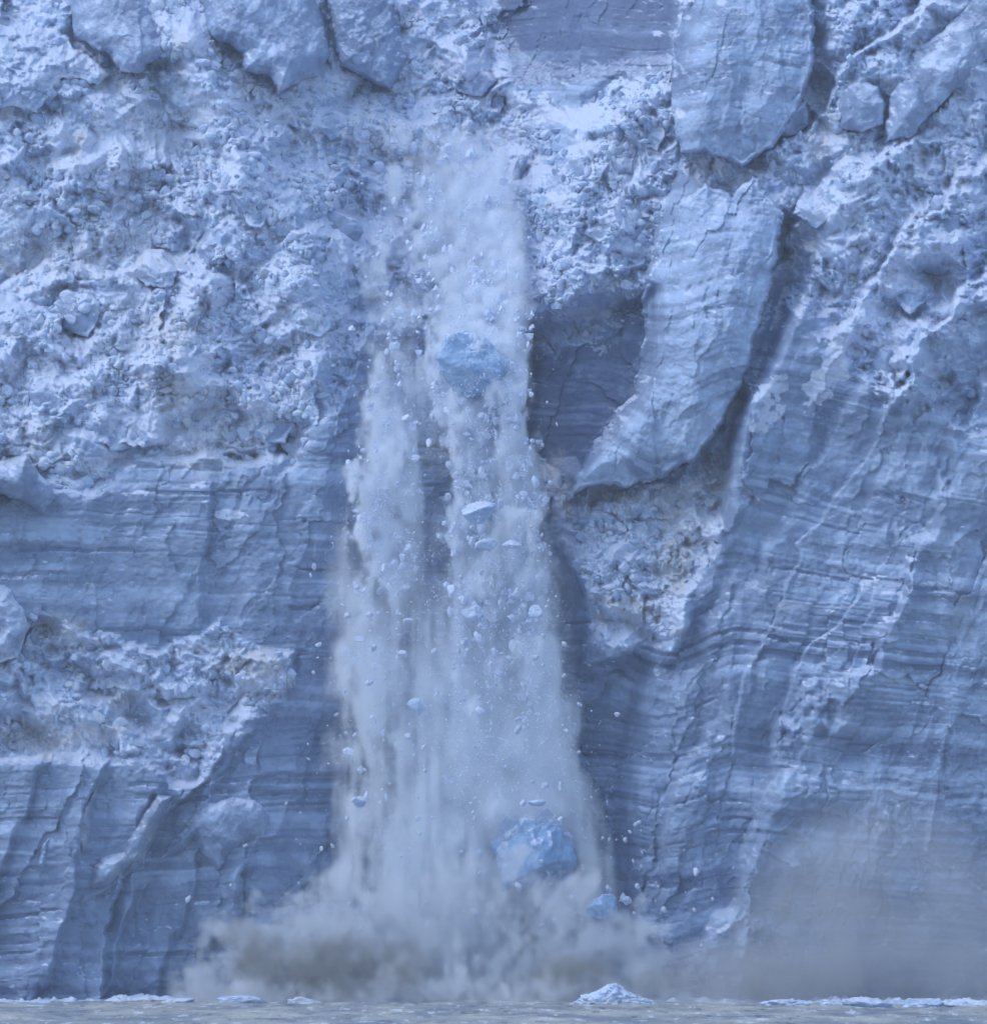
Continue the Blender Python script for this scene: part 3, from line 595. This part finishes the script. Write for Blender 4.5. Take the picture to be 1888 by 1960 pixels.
def fog(name, label, cat, x0, x1, d0, d1, z0, z1, vox, voxd, fn, color, dscale, aniso=-0.25):
    nx = int((x1 - x0) / vox) + 1; nz = int((z1 - z0) / vox) + 1; nd = int((d1 - d0) / voxd) + 1
    xs = np.linspace(x0, x1, nx, dtype=f32); ys = np.linspace(-d1, -d0, nd, dtype=f32); zs = np.linspace(z0, z1, nz, dtype=f32)
    Zg, Yg, Xg = np.meshgrid(zs, ys, xs, indexing='ij')
    k = D / (D + Yg); U = U0 + Xg / S * k; V = VH - (Zg - H) / S * k
    den = fn(Xg, -Yg, Zg, U, V).astype(f32)
    # fade at the sides of the box
    for g, a, b in ((Xg, x0, x1), (Yg, -d1, -d0), (Zg, z0, z1)):
        if g is Zg: den = den * sm(b, b - 1.5, g)
        else: den = den * sm(a, a + 1.0, g) * sm(b, b - 1.0, g)
    den = np.clip(den, 0, None) * (den > .004)
    n = nx * nd * nz
    me = bpy.data.meshes.new(name); me.vertices.add(n)
    p = np.stack([Xg, Yg, Zg], -1).reshape(-1, 3); me.vertices.foreach_set('co', p.ravel())
    at = me.attributes.new('dens', 'FLOAT', 'POINT'); at.data.foreach_set('value', den.ravel())
    m, t = nodes_of(name + ' material'); out = N(t, 'ShaderNodeOutputMaterial'); pv = N(t, 'ShaderNodeVolumePrincipled')
    pv.inputs['Color'].default_value = color + (1,); pv.inputs['Density'].default_value = dscale; pv.inputs['Anisotropy'].default_value = aniso
    t.links.new(pv.outputs[0], out.inputs['Volume'])
    me.materials.append(m)
    ng = bpy.data.node_groups.new(name + ' nodes', 'GeometryNodeTree')
    ng.interface.new_socket('Geometry', in_out='INPUT', socket_type='NodeSocketGeometry'); ng.interface.new_socket('Geometry', in_out='OUTPUT', socket_type='NodeSocketGeometry')
    gi = ng.nodes.new('NodeGroupInput'); go = ng.nodes.new('NodeGroupOutput')
    vc = ng.nodes.new('GeometryNodeVolumeCube'); si = ng.nodes.new('GeometryNodeSampleIndex'); na = ng.nodes.new('GeometryNodeInputNamedAttribute')
    na.data_type = 'FLOAT'; na.inputs[0].default_value = 'dens'; si.data_type = 'FLOAT'; si.domain = 'POINT'
    ng.links.new(gi.outputs[0], si.inputs['Geometry']); ng.links.new(na.outputs[0], si.inputs['Value'])
    ps = ng.nodes.new('GeometryNodeInputPosition'); sp = ng.nodes.new('ShaderNodeSeparateXYZ'); ng.links.new(ps.outputs[0], sp.inputs[0])
    def ax(i, lo, hi, cnt):
        a = math_(ng, 'SUBTRACT', sp.outputs[i], float(lo)); a = math_(ng, 'MULTIPLY', a, (cnt - 1) / float(hi - lo)); return math_(ng, 'ROUND', a)
    ix = ax(0, x0, x1, nx); iy = ax(1, -d1, -d0, nd); iz = ax(2, z0, z1, nz)
    idx = math_(ng, 'ADD', ix, math_(ng, 'MULTIPLY', math_(ng, 'ADD', iy, math_(ng, 'MULTIPLY', iz, float(nd))), float(nx)))
    ng.links.new(idx, si.inputs['Index']); ng.links.new(si.outputs[0], vc.inputs['Density'])
    vc.inputs['Min'].default_value = (x0, -d1, z0); vc.inputs['Max'].default_value = (x1, -d0, z1)
    vc.inputs['Resolution X'].default_value = nx; vc.inputs['Resolution Y'].default_value = nd; vc.inputs['Resolution Z'].default_value = nz
    smn = ng.nodes.new('GeometryNodeSetMaterial'); smn.inputs['Material'].default_value = m
    ng.links.new(vc.outputs[0], smn.inputs[0]); ng.links.new(smn.outputs[0], go.inputs[0])
    o = link(name, me, label, cat, kind='stuff'); md = o.modifiers.new('volume', 'NODES'); md.node_group = ng
    print(name, nx, nd, nz, n, float(den.max()), float(den.mean()))
    return o

def X_(u): return (u - U0) * S
def Z_(v): return H + (VH - v) * S
def f_plume(x, d, z, u, v):
    dn, ms = column(u, v); dc = col_depth(u, v)
    T = ip(v, [150, 500, 1000, 1500, 1915], [1.3, 2.0, 2.8, 4.0, 4.5])
    n = fbm3(x / 1.6, d / 1.6, z / 2.6, 4, 611, .6)
    a = sm(-.2, 1.0, T * (.8 + 1.5 * n) - np.abs(d - dc)); b = sm(0, 2.5, T * 1.5 - np.abs(d - dc))
    n5 = fbm3(x / .7, d / .7, z / .8, 3, 612, .7)
    return a * (dn ** 1.9) * ip(v, [700, 1100, 1400], [3.2, 2.2, 1.2]) * np.clip(.75 + 1.4 * n + 1.3 * n5, 0.02, 3) + b * ms ** 1.3 * .46 * np.clip(1 + 1.3 * n + .8 * n5, .1, 3)
FQ = 1.0
fog('falling_ice_powder', 'white powder of pulverised ice falling in two columns to the water', 'falling ice powder', X_(590), X_(1300), -7.5, 10, 0, Z_(560), .19 / FQ, .4 / FQ, f_plume, (0.925, 0.958, 1.0), 1.0)
fog('drifting_ice_powder', 'thin white ice powder spilling over the rubble at the head of the fall', 'ice powder', X_(600), X_(1140), -27, 1, Z_(700), Z_(150), .3 / FQ, .5 / FQ, lambda x, d, z, u, v: f_plume(x, d, z, u, v) * sm(620, 540, v), (0.925, 0.958, 1.0), 1.0)
def f_splash(x, d, z, u, v):
    # jets fan out from the point of impact
    ang = np.arctan2(z + 2.0, x - X_(880)); rad = np.hypot(z + 2.0, x - X_(880))
    jet = fbm(ang * 7.0 + 3, rad / 9 + d / 5, 4, 623, .6)
    n = fbm3(x / 2.4, d / 2.4, z / 2.8, 5, 621, .62); n_ = fbm3(x / .9, d / .9, z / 1.2, 3, 622, .6)
    top = ip(u, [350, 400, 480, 560, 640, 760, 900, 1050, 1130, 1200, 1250, 1300], [1890, 1830, 1790, 1760, 1730, 1715, 1710, 1720, 1745, 1780, 1840, 1900])
    low = (v - top + 12) / 90.0 + 1.3 * n + .8 * n_ + 1.6 * jet
    e = sm(.0, .9, low) * sm(1.2, 4, d)
    return e * .55 * np.clip(.3 + 2.8 * n + 2.4 * n_ + .8 * jet, 0.01, 4) * ip(v, [1560, 1700, 1790, 1915], [.2, .5, .9, 1.1])
fog('splash_cloud', 'grey cloud of spray and ice dust thrown up where the ice hits the water', 'spray cloud', X_(330), X_(1330), 1, 15, 0, Z_(1560), .19 / FQ, .4 / FQ, f_splash, (0.79, 0.825, 0.88), 1.0)
def f_brown(x, d, z, u, v):
    n = fbm3(x / 1.8, d / 1.8, z / 1.8, 5, 631, .7)
    s_ = 0
    for (a, b, ra, rb, k) in ((640, 1850, 110, 60, 1.), (500, 1840, 60, 50, .8), (1090, 1860, 80, 36, .8), (760, 1850, 60, 50, .7), (1260, 1880, 60, 26, .4), (1480, 1870, 90, 40, .55), (1560, 1880, 80, 40, .5), (460, 1790, 50, 30, .3)):
        s_ = np.maximum(s_, k * sm(1.5, .1, ((u - a) / ra) ** 2 + ((v - b) / rb) ** 2 + 3.2 * n))
    return s_ * .95 * sm(9, 11, d) * np.clip(.5 + 2.4 * n, 0, 3)
fog('muddy_spray', 'brown silt laden spray at the foot of the splash', 'muddy spray', X_(380), X_(1680), 8, 17, 0, Z_(1720), .26 / FQ, .45 / FQ, f_brown, (0.40, 0.40, 0.395), 1.0)
def f_jets(x, d, z, u, v):
    n = fbm3(x / .8, d / .8, z / 1.3, 4, 651, .65); h = 0
    up_ = 1915 - v
    env = ip(u, [410, 450, 480, 520, 600, 700, 740, 765, 790, 830, 860, 890, 930, 1000, 1050, 1100, 1180, 1240], [0, 46, 60, 26, 30, 46, 78, 96, 50, 40, 84, 66, 34, 44, 66, 36, 44, 0])
    us = u - (u - 860) * .0016 * up_
    rg_ = 1 - np.abs(2 * vn(us / 30 + .02 * up_, up_ / 40 + d / 1.5, 652) - 1)
    rg2 = 1 - np.abs(2 * vn(us / 6 + .05 * up_, up_ / 30, 653) - 1)
    h = sm(-.1, .5, env / 60. * (.35 + .8 * rg_) - up_ / 60. + .55 * n)
    return h * .34 * np.clip(.4 + 2.0 * n , 0, 2) * sm(14, 15, d) * sm(18, 17, d)
fog('water_jets', 'pale spikes of spray shooting up from the waterline', 'spray jets', X_(410), X_(1240), 13.5, 18.5, 0, Z_(1800), .13 / FQ, .35 / FQ, f_jets, (0.90, 0.93, 0.98), 1.0)
def f_mist(x, d, z, u, v):
    n = fbm3(x / 4, d / 4, z / 5, 5, 641, .6)
    e = sm(1.35, .15, ((u - 1680) / 230) ** 2 * ip(v, [1400, 1600, 1900], [1.2, .9, .35]) + (np.clip(1800 - v, 0, None) / 290) ** 2 + .75 * n)
    e2 = sm(1.2, .3, (np.clip(1885 - v, 0, None) / (75 + 40 * n)) ** 2) * sm(1180, 1300, u)
    return (e * .10 + e2 * .05) * np.clip(1 + 2.4 * n, 0, 3)
fog('grey_mist', 'thin grey brown mist hanging before the lower right cliff', 'mist', X_(1170), X_(2010), 9, 20, 0, Z_(1480), .35 / FQ, .6 / FQ, f_mist, (0.68, 0.70, 0.74), 1.0)

# ------------------------------------------------------------------ fine falling grains (nobody could count them)
def grain_material():
    m, t = nodes_of('falling ice grains'); out = N(t, 'ShaderNodeOutputMaterial'); bs = N(t, 'ShaderNodeBsdfPrincipled')
    bs.inputs['Base Color'].default_value = (.64, .72, .89, 1); bs.inputs['Roughness'].default_value = .6; bs.inputs['Specular IOR Level'].default_value = .2
    t.links.new(bs.outputs[0], out.inputs[0]); return m
M_GRAIN = grain_material()
def grains(name, label, cat, n, fn, rmin, rmax, seed):
    rg = np.random.default_rng(seed); us = rg.uniform(560, 1340, n * 12).astype(f32); vs = rg.uniform(180, 1900, n * 12).astype(f32)
    pr, dc = fn(us, vs); ok = rg.uniform(size=len(us)) < pr; us, vs, dc = us[ok][:n], vs[ok][:n], dc[ok][:n]
    x, y, z = P(us, vs, dc + rg.normal(0, 1.0, len(us)) * ip(vs, [150, 700, 1900], [.5, 2.0, 3.0]))
    r = rmin + (rmax - rmin) * rg.uniform(size=len(us)) ** 5
    oct_ = np.array([(1, 0, 0), (-1, 0, 0), (0, 1, 0), (0, -1, 0), (0, 0, 1), (0, 0, -1)], f32); of = np.array([(0, 2, 4), (2, 1, 4), (1, 3, 4), (3, 0, 4), (2, 0, 5), (1, 2, 5), (3, 1, 5), (0, 3, 5)])
    jit = rg.uniform(.5, 1.3, (len(us), 6, 1)).astype(f32); q = rg.normal(size=(len(us), 3, 3)); q, _ = np.linalg.qr(q)
    loc = np.einsum('nij,kj->nki', q, oct_) * jit * r[:, None, None]
    co = loc + np.stack([x, y, z], -1)[:, None, :]
    fa = (of[None] + (np.arange(len(us)) * 6)[:, None, None]).reshape(-1, 3)
    link(name, new_mesh(name, co.reshape(-1, 3), fa, M_GRAIN, False), label, cat, kind='stuff'); print(name, len(us))
def g_dense(u, v):
    dn, ms = column(u, v); n = fbm(u / 20, v / 34, 3, 651); c = col_depth(u, v) + ip(v, [150, 500, 1000, 1500], [1.6, 2.2, 3.2, 4.5])
    gap = band(u, 750, 870, 25) * sm(940, 1080, v) * sm(1500, 1250, v)
    return np.clip(dn * .8 * sm(-.3, .4, n) * ip(v, [250, 900, 1200, 1500, 1900], [.4, 1, .8, .25, .1]) + .18 * ms * sm(1700, 1200, v) + .20 * gap * sm(-.1, .4, n), 0, 1), c
grains('falling_ice_grains', 'countless fine white ice grains falling with the powder', 'ice grains', 60000, g_dense, .02, .09, 3)
def g_out(u, v):
    n = fbm(u / 34, v / 60, 3, 652)
    l = ip(v, [400, 900, 1300, 1900], [705, 675, 650, 560]); r = ip(v, [400, 900, 1300, 1600, 1900], [1000, 1030, 1090, 1170, 1210])
    a = np.exp(-np.abs(u - r) / ip(v, [400, 1200, 1500, 1900], [9, 16, 34, 40])) * ip(v, [400, 800, 1300, 1500, 1800, 1900], [.0, .3, .15, .8, .8, .2]) + np.exp(-np.abs(u - l) / 34) * ip(v, [500, 900, 1400, 1900], [.1, .1, .22, .1])
    a = a + .04 * band(u, 640, 1200, 20) * sm(900, 1200, v)
    return a * sm(-.2, .3, n), u * 0 + 4.0
grains('scattered_ice_grains', 'fine white ice specks flung out beside the falling column', 'ice specks', 3200, g_out, .03, .12, 4)

rg = np.random.default_rng(12)
n_ = 60000; us = rg.uniform(660, 1120, n_).astype(f32); vs = rg.uniform(200, 1560, n_).astype(f32)
dn, ms = column(us, vs); cl = sm(-.15, .3, fbm(us / 24, vs / 30, 3, 661))
ok = rg.uniform(size=n_) < dn * cl * ip(vs, [200, 380, 700, 1100, 1300, 1560], [.25, .6, .8, .6, .3, .1]); us, vs = us[ok][:14000], vs[ok][:14000]
r_ = (1.0 + 8.5 * rg.uniform(size=len(us)) ** 7) * S
dd_ = col_depth(us, vs) + ip(vs, [150, 500, 1000, 1500], [.9, 1.4, 2.2, 3.0]) * rg.uniform(.2, 1.25, len(us))
x, y, z = P(us, vs, dd_)
c1, f1_ = ICO[1]; jit = rg.uniform(.45, 1.3, (len(us), len(c1), 1)).astype(f32); str_ = rg.uniform(.7, 1.4, (len(us), 1, 3))
co = c1[None] * jit * str_ * r_[:, None, None] + np.stack([x, y, z], -1)[:, None, :]
fa = (f1_[None] + (np.arange(len(us)) * len(c1))[:, None, None]).reshape(-1, 3)
link('falling_ice_rubble', new_mesh('falling_ice_rubble', co.reshape(-1, 3), fa, M_GRAIN, False), 'dense mass of small broken ice lumps tumbling inside the falling columns', 'falling ice rubble', kind='stuff'); print('rubble', len(us))

# ------------------------------------------------------------------ falling pieces one can count
def R1(x, y): return 604 + .36 * x, 604 + .36 * y
def R2(x, y): return 604 + .36 * x, 1280 + .36 * y
def R3(x, y): return 1208 + .36 * x, 1280 + .36 * y
def R4(x, y): return .36 * x, 1280 + .36 * y
def R5(x, y): return .36 * x, 604 + .36 * y
q = .36
BIG = [   # centre, half width, half height, label, snow, blue, depth
    ((1022, 1640), 64, 76, 'largest falling block of clear blue ice with crumbled white crest, low in the column', -.35, .34, 5.4),
    ((890, 692), 60, 52, 'big pale blue ice block falling at the head of the main column', -.1, .22, 1.7),
    (R1(870, 1045), 30, 16, 'flat pale blue ice slab falling in the middle of the main column', .3, .15, 6.5),
    ((1154, 1736), 24, 20, 'pale blue ice block falling at the lower right edge of the column', .15, .2, 8.0),
    (R1(1045, 1215), 15, 6, 'flat white ice sliver falling just right of the lumpy white block', .8, .0, 7.0),
    (R1(905, 1210), 16, 10, 'lumpy white ice block falling below the flat pale blue slab', .6, .1, 6.8),
    (R1(835, 1580), 15, 14, 'roundish white ice block falling above the cluster in mid column', .6, .1, 7.0),
    (R1(1175, 1580), 12, 12, 'white ice block falling at the right edge of mid column', .6, .1, 7.0),
    (R1(1165, 885), 7, 10, 'elongated pale ice shard falling clear of the column before the tan gully', .7, .1, 5.5),
    (R1(720, 1465), 7, 10, 'upright white ice shard falling between the two columns', .8, .0, 7.0),
    (R2(530, 205), 13, 13, 'faint triangular pale ice block in the mist left of the bright core', .4, .1, 5.5),
    (R2(1175, 710), 13, 6, 'flat pale ice piece falling just above the largest blue block', .5, .1, 8.2),
    (R2(230, 705), 11, 9, 'pale blue ice block falling in the left mist', .4, .15, 6.5),
    (R3(342, 1080), 5, 7, 'tall white ice piece falling clear of the column before the grey cliff', .7, .05, 9),
    ((857, 342), 15, 27, 'dark ice block tumbling upright at the head of the fall', .0, .6, -12),
    ((775, 367), 18, 15, 'dark blue ice block tumbling left of the upright one', .0, .5, -11),
    ((797, 408), 10, 24, 'narrow dark ice block below the tumbling dark blue one', .0, .5, -10),
    ((815, 470), 17, 32, 'blue ice block with dark right side sliding in the spray', .05, .45, -7.5),
    ((992, 332), 13, 28, 'slanting dark ice slab sliding at the right rim of the funnel', .0, .45, -10),
    ((655, 435), 36, 26, 'grey blue ice block sliding on the left of the spray', .05, .4, -8.5),
]
for i, ((u, v), a, b, lab, sn, bu, d) in enumerate(BIG):
    sub = 6 if i < 2 else (5 if a > 12 else 4)
    c, fa = rock(700 + i, sub, 8 if i != 1 else 14, (a * S * 1.16, max(a, b) * S * .9, b * S * 1.16), .16 if sub > 4 else .14, .015 if i != 1 else .05)
    k_ = 3.0 / max(a * S, .5)
    g = fbm3(c[:, 0] * k_ + i, c[:, 1] * k_, c[:, 2] * k_, 4, 950 + i, .6)
    cr = sm(.1, .7, c[:, 2] / (b * S) + .6 * g) if i < 2 else 0
    c = c * (1 + ((.08 + .06 * cr) * g * 1.6)[:, None]) if i < 2 else c
    if i == 14 or i == 18: c[:, 0] += .35 * c[:, 2] * (1 if i == 18 else -.4)
    mk = (np.clip(sn + .8 * cr * sm(-.1, .3, g) + .4 * sm(.15, .5, g), 0, 1), np.zeros(len(c), f32), np.clip(bu + .35 * g, 0, 1))
    me = new_mesh('falling_ice_block', c, fa, M_BLUE if i in (0, 1, 2, 3) else M_ICE, True, mk)
    link('falling_ice_block', me, lab, 'falling ice block', 'blocks of ice falling to the water', loc=P(u, v, d if d > 0 else depth_at(u, v) + (1.1 if i < 18 else .3) * a * S))
blk = [o for o in C.objects if o.name == 'falling_ice_block'][0]; cc = []; ff = []; nb = 0
for k, (du, dv, r_x, r_z) in enumerate(((-8, -62, 11, 17), (30, -58, 14, 22), (44, -36, 18, 14), (6, -44, 14, 12), (-34, -40, 15, 13), (-50, -14, 12, 13), (56, -8, 12, 18), (22, -34, 12, 9), (52, 22, 8, 12), (-22, -54, 9, 10))):
    c_, fa_ = rock(990 + k, 5, 6, (r_x * S * 1.7, r_x * S * 1.1, r_z * S * 1.5), .42, .02)
    cc.append(c_ + np.array([du * S * .9, -.7 - .5 * (k % 2), -dv * S * .88 - .1], f32)); ff.append(fa_ + nb); nb += len(c_)
cc = np.concatenate(cc); link('crumbled_crest', new_mesh('crumbled_crest', cc, np.concatenate(ff), M_ICE, True, (np.full(nb, .42, f32), np.zeros(nb, f32), np.full(nb, .15, f32))), 'crumbly white ice crowning the blue block', parent=blk)
SMALL = [R1(1145, 420) + (5,), R1(1280, 578) + (3,), R1(1245, 890) + (3.5,), R1(700, 960) + (5,), R1(780, 1515) + (6,), R1(980, 1000) + (5,), R1(170, 1595) + (7,), R1(145, 1540) + (3,), R1(290, 1590) + (5,), R1(495, 1625) + (7,), R1(865, 1720) + (8,), R1(800, 1730) + (5,), R1(630, 1790) + (5,), R1(460, 1800) + (6,), R1(600, 675) + (6,), R1(620, 540) + (6,), R1(1210, 1250) + (4,), R1(1185, 1390) + (3.5,), R1(890, 1170) + (4,), R1(930, 1860) + (6,),
    R2(285, 70) + (7,), R2(305, 270) + (7,), R2(490, 360) + (5,), R2(110, 245) + (3,), R2(205, 490) + (4,), R2(192, 478) + (3,), R2(165, 797) + (3.5,), R2(90, 945) + (4,), R2(30, 955) + (4,), R2(180, 1250) + (3.5,), R2(222, 1290) + (4.5,), R2(235, 1383) + (4.5,), R2(875, 230) + (9,), R2(1080, 320) + (7,), R2(1400, 190) + (3.5,), R2(1600, 245) + (4.5,), R2(1330, 328) + (3.5,), R2(1300, 625) + (6,), R2(1100, 240) + (4,), R2(1180, 243) + (4,), R2(870, 160) + (4,),
    R2(1855, 1285) + (6,), R2(1800, 1382) + (5.5,), R2(1710, 1155) + (6,), R2(1655, 1235) + (7,), R2(1635, 1215) + (6,), R2(1555, 1163) + (3.5,), R2(1685, 1025) + (3.5,), R2(1645, 910) + (3.5,), R2(1695, 828) + (4,), R2(1200, 1268) + (3.5,), R2(1275, 1338) + (5,), R2(1205, 1365) + (4.5,), R2(1300, 1412) + (4,), R2(1375, 1302) + (4,), R2(1355, 1213) + (4.5,), R2(1075, 1160) + (5,), R2(1230, 1072) + (6,), R2(1200, 1025) + (4,), R2(1525, 1390) + (4,), R2(1125, 1590) + (2.5,), R2(855, 1540) + (6,), R2(355, 1525) + (3,), R2(540, 800) + (4,),
    R3(277, 962) + (3.5,), R3(433, 1225) + (3,), R3(372, 1470) + (4.5,), R3(333, 1285) + (5,), R3(542, 1058) + (3,), R3(130, 1138) + (2.5,), R3(403, 490) + (2,), R3(183, 357) + (2,), R3(655, 815) + (2.5,), R3(515, 715) + (2,), R3(1760, 968) + (2.2,),
    R4(1665, 20) + (3.5,), R4(1845, 797) + (3.5,), R4(1303, 940) + (3.5,), R4(1522, 715) + (2.8,), R4(1000, 1225) + (5,), R4(1640, 480) + (2.6,), R4(1708, 958) + (3.2,), R4(1595, 765) + (2.4,), R4(1225, 1150) + (2.4,),
    R5(1668, 1335) + (6,), R5(1650, 1380) + (3,), R5(1850, 1595) + (6,), R5(1820, 1540) + (3,)]
rg = np.random.default_rng(77)
protos = []
for k in range(10):
    c, fa = rock(800 + k, 3, 6, (1.2, 1.0, .95), .16, .01); protos.append(new_mesh('ice_shard', c, fa, M_CHUNK, False))
sc_u = rg.uniform(600, 1290, 6000); sc_v = rg.uniform(560, 1880, 6000)
pr, _ = g_out(sc_u.astype(f32), sc_v.astype(f32)); dn, ms = column(sc_u.astype(f32), sc_v.astype(f32)); pr = pr * .55 + .35 * dn * sm(800, 1000, sc_v) * sm(1450, 1300, sc_v) + .12 * ms
pick = np.nonzero(rg.uniform(size=6000) < pr)[0][:185]
ALL = SMALL + [(float(sc_u[j]), float(sc_v[j]), float(2.2 + 3.2 * rg.uniform() ** 3)) for j in pick]
for j, (u, v, r_) in enumerate(ALL):
    mid = 760 + max(0, v - 600) * .16; side = 'left' if u < 690 else ('right' if u > 1000 + max(0, v - 700) * .15 else 'mid')
    lab = {'left': 'small white ice shard flying free on the left side of the falling column', 'right': 'small white ice shard flying free on the right side of the falling column', 'mid': 'small white ice shard falling within the powder column'}[side]
    k = int(rg.integers(10)); d = 7.5 + rg.uniform(-1, 1.5) if v > 1100 else 5.5 + rg.uniform(-.5, 1)
    o = link('ice_shard', protos[k], lab, 'ice shard', 'small ice shards on the %s of the fall' % {'left': 'left', 'right': 'right', 'mid': 'inside'}[side], loc=P(u, v, d))
    o.scale = [r_ * S * f for f in rg.uniform(.55, 1.45, 3)]; o.rotation_euler = rg.uniform(0, 6, 3)

# ------------------------------------------------------------------ the air between
if True:
    m, t = nodes_of('haze'); out = N(t, 'ShaderNodeOutputMaterial'); pv = N(t, 'ShaderNodeVolumePrincipled')
    pv.inputs['Color'].default_value = (0.86, 0.88, 0.95, 1); pv.inputs['Density'].default_value = 0.0002
    t.links.new(pv.outputs[0], out.inputs['Volume'])
    lo = np.array([-6100, -3100, -420.]); hi = np.array([7100, 900, 420.])
    co = np.array([[(lo, hi)[i][0], (lo, hi)[j][1], (lo, hi)[k][2]] for i in (0, 1) for j in (0, 1) for k in (0, 1)])
    link('haze', new_mesh('haze', co, [(0, 1, 3, 2), (4, 6, 7, 5), (0, 4, 5, 1), (2, 3, 7, 6), (0, 2, 6, 4), (1, 5, 7, 3)], m, False), 'faint pale haze in the air before the glacier', 'haze', kind='stuff')
